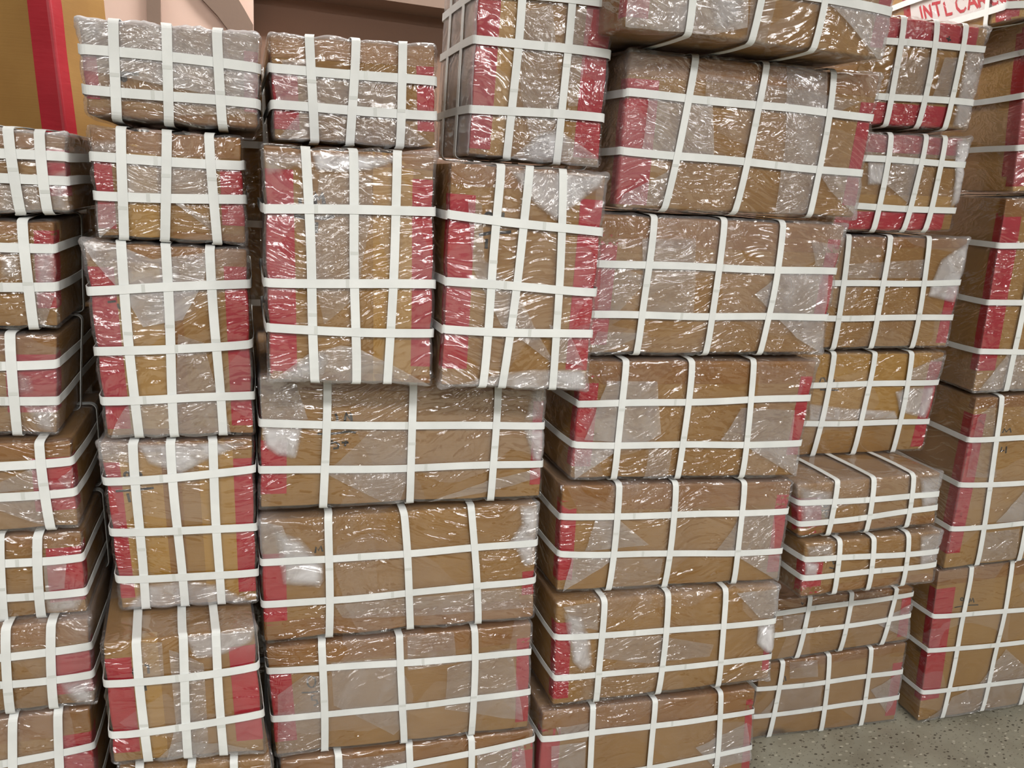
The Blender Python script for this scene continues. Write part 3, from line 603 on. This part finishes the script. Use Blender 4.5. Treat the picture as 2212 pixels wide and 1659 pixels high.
carton('wide carton right of the middle, fourth from the top, left side in shadow', (1254, 775, 1774, 776, 1722, 1034, 1229, 1041), Y0, .45,
       [(1353, 1324), (1495, 1463), (1630, 1600)], [(873, 859), (961, 958)], red=[('L', .08, .12, .88), ('R', .07, .2, .86)], brown=[(0, 1, .80, 1)],
       folds=[([(1312, 823), (1418, 823), (1425, 935), (1390, 958), (1262, 950)], .25), ([(1242, 972), (1340, 968), (1240, 1035)], .30), ([(1600, 880), (1715, 885), (1710, 955), (1555, 950)], .2), ([(1612, 965), (1728, 965), (1720, 1030)], .28), ([(1400, 970), (1450, 970), (1440, 1032), (1390, 1032)], .13)], ears=['TR'], crease=1.6, r=.016, group=G['D'])
carton('wide carton right of the middle, fifth from the top, red taped left corner', (1213, 1046, 1718, 1037, 1686, 1258, 1199, 1285), Y0, .45,
       [(1339, 1314), (1461, 1434), (1608, 1583)], [(1117, 1104), (1197, 1191)], red=[('L', .065, .12, .85), ('R', .07, .1, .86)], brown=[(0, 1, .76, 1)],
       folds=[([(1290, 1108), (1322, 1110), (1400, 1175), (1262, 1190)], .24), ([(1545, 1188), (1600, 1112), (1672, 1108), (1672, 1185)], .19), ([(1235, 1205), (1330, 1203), (1215, 1278)], .24), ([(1590, 1200), (1688, 1200), (1680, 1258)], .22), ([(1330, 1205), (1430, 1205), (1420, 1270), (1320, 1275)], .1)], crease=1.2, r=.014, group=G['D'])
carton('wide carton right of the middle, second from bottom, white film bunched at ends', (1200, 1300, 1690, 1262, 1667, 1474, 1190, 1533), (1.565, 1.56), .45,
       [(1305, 1287), (1445, 1420), (1568, 1549)], [(1378, 1341), (1466, 1418)], red=[('L', .07, .08, .8), ('R', .05, .12, .4)],
       folds=[([(1215, 1320), (1255, 1330), (1275, 1375), (1280, 1435), (1255, 1450), (1235, 1430)], .46, 8), ([(1635, 1348), (1676, 1344), (1672, 1412), (1655, 1412), (1632, 1390)], .62, 7), ([(1300, 1380), (1420, 1370), (1540, 1390), (1530, 1415), (1400, 1430), (1300, 1420)], .13), ([(1215, 1310), (1290, 1300), (1290, 1360), (1240, 1350)], .18), ([(1590, 1280), (1685, 1272), (1680, 1335), (1640, 1335)], .24)], ears=['TR', 'BR'], crease=1.6, r=.018, group=G['D'])
carton('bottom carton of the stack right of the middle, beside the speckled floor', (1170, 1538, 1638, 1487, 1622, 1712, 1153, 1822), Y0, .45,
       [(1282, 1262), (1415, 1388), (1558, 1538)], [(1597, 1537), (1698, 1614)], red=[('L', .085, .1, .86), ('R', .05, .1, .9)], brown=[(0, 1, .80, 1)],
       folds=[([(1500, 1612), (1612, 1560), (1628, 1640), (1545, 1659)], .24), ([(1200, 1570), (1275, 1560), (1265, 1590), (1210, 1595)], .2), ([(1190, 1610), (1265, 1600), (1260, 1700), (1190, 1720)], .2)], crease=.9, group=G['D'])
# stack on the right
YE2 = (1.77, 1.73)
carton('top carton of the right hand stack, shiny red tape along its upper edge', (1880, 22, 2147, 55, 2096, 286, 1820, 270), (1.76, 1.73), .40,
       [(1954, 1912), (2026, 1981), (2088, 2040)], [(86, 107), (203, 223)], red=[('T', .22, .02, .90), ('B', .22, .10, .82)],
       folds=[([(2085, 108), (2134, 112), (2110, 222), (2090, 280), (2055, 275)], .30, 6), ([(1930, 125), (2025, 125), (2000, 210), (1910, 205)], .16), ([(2035, 125), (2080, 125), (2060, 215), (2010, 212)], .22)], marks=[([[(2045, 82), (2055, 87)], [(2052, 78), (2049, 90)]], .003)], r=.018, crease=1.6, ears=['TR'], group=G['E'])
carton('second carton of the right hand stack, red band along its foot', (1850, 280, 2105, 294, 2060, 504, 1790, 502), (1.76, 1.73), .40,
       [(1927, 1885), (2003, 1949), (2045, 1996)], [(340, 356), (443, 456)], red=[('T', .20, .02, .92), ('B', .21, .02, .90)], seam=[(0, 1, .21, .38)],
       folds=[([(2065, 300), (2104, 298), (2080, 440), (2050, 450), (2060, 380)], .56, 6), ([(1872, 348), (1918, 350), (1905, 400), (1870, 400)], .5, 6), ([(1925, 350), (1990, 352), (1960, 440), (1912, 400)], .2), ([(1870, 285), (2090, 296), (2080, 345), (1870, 335)], .16)], r=.018, crease=1.6, ears=['TR'], group=G['E'])
carton('third carton of the right hand stack, plain brown with a milky right edge', (1772, 505, 2100, 511, 2050, 754, 1728, 758), YE, .40,
       [(1835, 1798), (1923, 1880), (2009, 1970)], [(612, 611), (687, 685)], red=[('R', .09, .05, .6)], brown=[(0, 1, .9, 1)],
       folds=[([(2000, 640), (2030, 560), (2098, 518), (2075, 620), (2060, 655)], .44, 6), ([(1830, 570), (2000, 560), (1990, 600), (1830, 600)], .14)], ears=['TR'], tone='carton0', crease=.9, group=G['E'])
carton('fourth carton of the right hand stack, glossy tan with pen mark at left', (1722, 761, 2048, 758, 1997, 976, 1680, 993), YE, .40,
       [(1803, 1755), (1891, 1840), (1971, 1928)], [(832, 825), (915, 910)], red=[('R', .1, .05, .9)], seam=[(.15, .9, .3, 1)],
       folds=[([(1930, 845), (1960, 835), (2022, 832), (2000, 905), (1940, 890)], .40, 6), ([(1745, 870), (1830, 880), (1930, 885), (1940, 905), (1745, 910)], .28, 3), ([(1960, 800), (2045, 765), (2030, 820), (1965, 820)], .2)], marks=[([[(1771, 827), (1775, 817), (1781, 817), (1784, 825)], [(1772, 842), (1812, 843)], [(1803, 820), (1801, 828)]], .003)], tone='carton0', crease=.9, group=G['E'])
carton('flat carton jutting forward in the right hand stack, three straps crossing its top', (1722, 1044, 2042, 1016, 2026, 1137, 1724, 1167), (1.58, 1.58), .34,
       [(1811, 1787), (1888, 1870), (1975, 1956)], [(1088, 1067), (1134, 1095)], red=[('L', .16, .08, .72)], brown=[(0, 1, 0, .2)],
       folds=[([(1728, 1050), (1800, 1060), (1795, 1120), (1730, 1140)], .28, 8), ([(1985, 1030), (2040, 1022), (2034, 1090), (1990, 1100)], .32, 8)], marks=[([[(1783, 1092), (1782, 1097), (1788, 1096), (1789, 1091)], [(1776, 1104), (1793, 1103)], [(1783, 1110), (1790, 1108)], [(1784, 1118), (1790, 1117)], [(1787, 1109), (1786, 1118)]], .003)], ears=['TR', 'TL'], r=.018, crease=1.5, bulge=.006, group=G['E'])
carton('flat carton directly under the jutting one with open top, right hand stack', (1740, 1172, 2042, 1144, 2021, 1262, 1728, 1297), (1.575, 1.575), .36,
       [(1816, 1800), (1888, 1874), (1964, 1947)], [(1209, 1191), (1249, 1218)], red=[('L', .14, .08, .72)], brown=[(0, 1, 0, .2)],
       folds=[([(1738, 1212), (1770, 1215), (1764, 1245), (1738, 1245)], .5, 5), ([(1985, 1155), (2040, 1148), (2026, 1215), (1985, 1225)], .32, 6), ([(1740, 1178), (1800, 1170), (1800, 1200), (1745, 1205)], .2, 6)], marks=[([[(1801, 1213), (1802, 1219), (1807, 1217)], [(1793, 1227), (1804, 1230)]], .003)], ears=['TR'], r=.018, crease=1.3, bulge=.006, group=G['E'])
carton('set-back carton of the right hand stack, second from the floor', (1652, 1296, 1981, 1268, 1964, 1386, 1625, 1440), YE, .40,
       [(1752, 1719), (1841, 1813), (1939, 1902)], [(1328, 1284), (1376, 1330)], red=[('R', .08, .1, .8)], brown=[(0, 1, .8, 1)],
       folds=[([(1890, 1345), (1975, 1300), (1965, 1380)], .24), ([(1690, 1330), (1740, 1325), (1725, 1362), (1690, 1365)], .16)], marks=[([[(1733, 1302), (1735, 1308), (1738, 1303)]], .003)], crease=.6, group=G['E'])
carton('floor level carton of the right hand stack with clean straight straps', (1644, 1436, 1964, 1387, 1937, 1560, 1610, 1602), YE, .40,
       [(1692, 1661), (1792, 1773), (1883, 1859)], [(1491, 1450), (1550, 1505)], red=[('R', .08, .08, .75)], brown=[(0, 1, .88, 1)],
       folds=[([(1880, 1490), (1950, 1450), (1940, 1500), (1915, 1540)], .2), ([(1705, 1430), (1765, 1425), (1765, 1460), (1705, 1465)], .14), ([(1690, 1480), (1775, 1470), (1770, 1530), (1680, 1535)], .13), ([(1640, 1545), (1680, 1500), (1660, 1545)], .15)], marks=[([[(1697, 1462), (1699, 1472)], [(1690, 1466), (1694, 1474)]], .003)], crease=.35, r=.010, bulge=.004, group=G['E'])
# right edge
FIRST_F = carton('highest carton at the right edge, white film with red lettering on its side', (2195, -210, 2480, -225, 2452, 6, 2168, 50), (1.70, 1.62), .56,
       [(2260, 2250), (2340, 2330)], [(-80, -90), (12, -4)], red=[('L', .12, .04, .9)], S=[.07], tone='carton3', over='h', group=G['F'])
carton('carton at the right edge just under the lettered one, tan side showing', (2228, 32, 2530, 0, 2480, 405, 2186, 419), (1.70, 1.62), .34,
       [(2310, 2270), (2400, 2370)], [(112, 96), (207, 196), (319, 312)], red=[('L', .2, .04, .95), ('S', .055, .10, .92)], tone='carton3', over='h', crease=.8, group=G['F'])
carton('second carton down at the right edge, red tape bending round its near corner', (2174, 423, 2470, 418, 2395, 838, 2100, 852), (1.70, 1.62), .34,
       [(2256, 2173), (2345, 2262)], [(530, 528), (653, 658), (760, 758)], red=[('L', .14, .12, .92), ('S', .03, .12, .92)], tone='carton1', over='h', crease=.8,
       folds=[([(2110, 848), (2175, 765), (2215, 765), (2215, 848)], .24)], brown=[(0, 1, .9, 1)], group=G['F'])
carton('third carton down at the right edge, pen number beside its vertical strap', (2109, 856, 2410, 840, 2330, 1200, 2036, 1235), (1.70, 1.62), .34,
       [(2166, 2110), (2259, 2200)], [(950, 935), (1048, 1032), (1143, 1115)], red=[('L', .10, .10, .90), ('S', .045, .10, .90)], tone='carton1', over='h', crease=.6,
       folds=[([(2148, 1128), (2215, 1050), (2215, 1125)], .3), ([(2120, 1150), (2200, 1140), (2195, 1205), (2110, 1215)], .17), ([(2112, 900), (2150, 870), (2150, 1030), (2085, 1030)], .12)], brown=[(0, 1, .93, 1)],
       marks=[([[(2168, 936), (2172, 927), (2176, 934), (2184, 926), (2186, 935)], [(2145, 955), (2170, 951), (2192, 952)], [(2166, 966), (2163, 976), (2171, 973)], [(2176, 965), (2174, 980)]], .003)], group=G['F'])
carton('lowest carton at the right edge, standing on the speckled floor', (2028, 1233, 2330, 1190, 2262, 1515, 1981, 1564), (1.706, 1.655), .34,
       [(2100, 2036), (2190, 2120), (2277, 2204)], [(1331, 1306), (1406, 1375), (1495, 1460)], red=[('L', .14, .15, .88), ('S', .035, .15, .88)], tone='carton1', over='h', crease=.45, r=.010,
       folds=[([(2035, 1550), (2055, 1505), (2110, 1480), (2215, 1470), (2215, 1528)], .17), ([(2110, 1480), (2170, 1400), (2215, 1440), (2215, 1470)], .17), ([(1990, 1560), (2050, 1520), (2035, 1550)], .2)], brown=[(0, 1, .9, 1)],
       marks=[([circ(2079, 1295, 3), [(2094, 1304), (2096, 1293), (2099, 1300), (2103, 1292), (2105, 1302)], [(2063, 1313), (2090, 1308), (2114, 1307)]], .003)], group=G['F'])

# second row, glimpsed through the gaps
for lb, q in (('dark wrapped carton glimpsed in the gap between the second and middle stacks, higher one', (430, 130, 720, 160, 712, 820, 440, 825)),
              ('dark wrapped carton glimpsed low in the gap between the second and middle stacks', (440, 830, 712, 825, 704, 1599, 454, 1638)),
              ('wrapped carton behind the gap beside the second stack, upper one, under the bare carton', (20, 335, 330, 338, 338, 760, 40, 765)),
              ('wrapped carton behind the gap beside the second stack, lower one', (40, 770, 338, 765, 352, 1653, 78, 1696))):
    x0, y0, x1, y1, x2, y2, x3, y3 = q
    carton(lb, q, 2.08, .40, [(x0 + (x1 - x0) * t, x3 + (x2 - x3) * t) for t in (.2, .5, .8)], [(y0 + (y3 - y0) * t, y1 + (y2 - y1) * t) for t in (.25, .5, .75)], red=[('L', .15, .1, .9), ('R', .15, .1, .9)], group='cartons of the row behind', crease=.5)
# the big bare carton standing behind the leftmost stack
carton('big bare tan carton with one long red tape strip, behind the leftmost stack', (-330, -190, 100, -62, 149, 330, -300, 330), (2.27, 2.12), .25, [], [],
       red=[('R', .115, 0, 1)], tone='carton1', wrapped=False, r=.010, bulge=.002, name='cardboard_carton')

# lettering sheet on the side of the highest carton at the right edge
B, root = FIRST_F
sc_ = lambda x, y: B.side_ac(x, y)
def side_patch(name, px, mat, off):
    pl = [(-B.side_ac(*p)[0], B.side_ac(*p)[1]) for p in px]
    return patch(B, name, pl, off, mat, root, step=.03)
T = NT('printed_sheet'); M['sheet'] = T.end(T.n('BsdfPrincipled', {'Base Color': s2l((252, 246, 246)), 'Roughness': .3}).outputs[0])
T = NT('sign_red'); M['sred'] = T.end(T.n('BsdfPrincipled', {'Base Color': s2l((214, 60, 78)), 'Roughness': .5}).outputs[0])
side_patch('printed_sheet', [(1952, -60), (2166, -110), (2166, 14), (2060, 40), (1952, 60)], M['sheet'], -.0040)
side_patch('red_tape', [(1948, -60), (1962, -60), (1962, 60), (1948, 62)], M['red'], -.0034)
side_patch('red_tape', [(2138, 24), (2170, 16), (2170, 49), (2136, 54)], M['red'], -.0034)
GL = {'I': [[(.5, 0), (.5, 1)]], 'N': [[(0, 0), (0, 1), (1, 0), (1, 1)]], 'T': [[(.5, 0), (.5, 1)], [(0, 1), (1, 1)]], 'L': [[(0, 1), (0, 0), (1, 0)]],
      'C': [[(1, .8), (.7, 1), (.3, 1), (0, .7), (0, .3), (.3, 0), (.7, 0), (1, .2)]], 'A': [[(0, 0), (.5, 1), (1, 0)], [(.2, .4), (.8, .4)]],
      'R': [[(0, 0), (0, 1), (.8, 1), (1, .75), (.8, .5), (0, .5)], [(.5, .5), (1, 0)]], 'G': [[(1, .8), (.7, 1), (.3, 1), (0, .7), (0, .3), (.3, 0), (.8, 0), (1, .4), (.6, .4)]],
      'O': [[(.3, 0), (0, .3), (0, .7), (.3, 1), (.7, 1), (1, .7), (1, .3), (.7, 0), (.3, 0)]]}
for ch, x0, y0, wd, hh in (('I', 1984, 41, 4, 27), ('N', 1993, 40, 13, 27), ('T', 2011, 37, 18, 28), ('L', 2036, 32, 13, 27), ('C', 2061, 26, 19, 30), ('A', 2084, 21, 20, 30), ('R', 2108, 16, 17, 30), ('G', 2130, 10, 17, 30), ('O', 2150, 5, 15, 30)):
    lines = [[(x0 + u * wd - v * 3, y0 - u * wd * .24 - v * hh) for u, v in ln] for ln in GL[ch]]
    stroke_mesh(B, 'letter', lines, B.side_ac, .0078, root, M['sred'], -.0032, face='side')
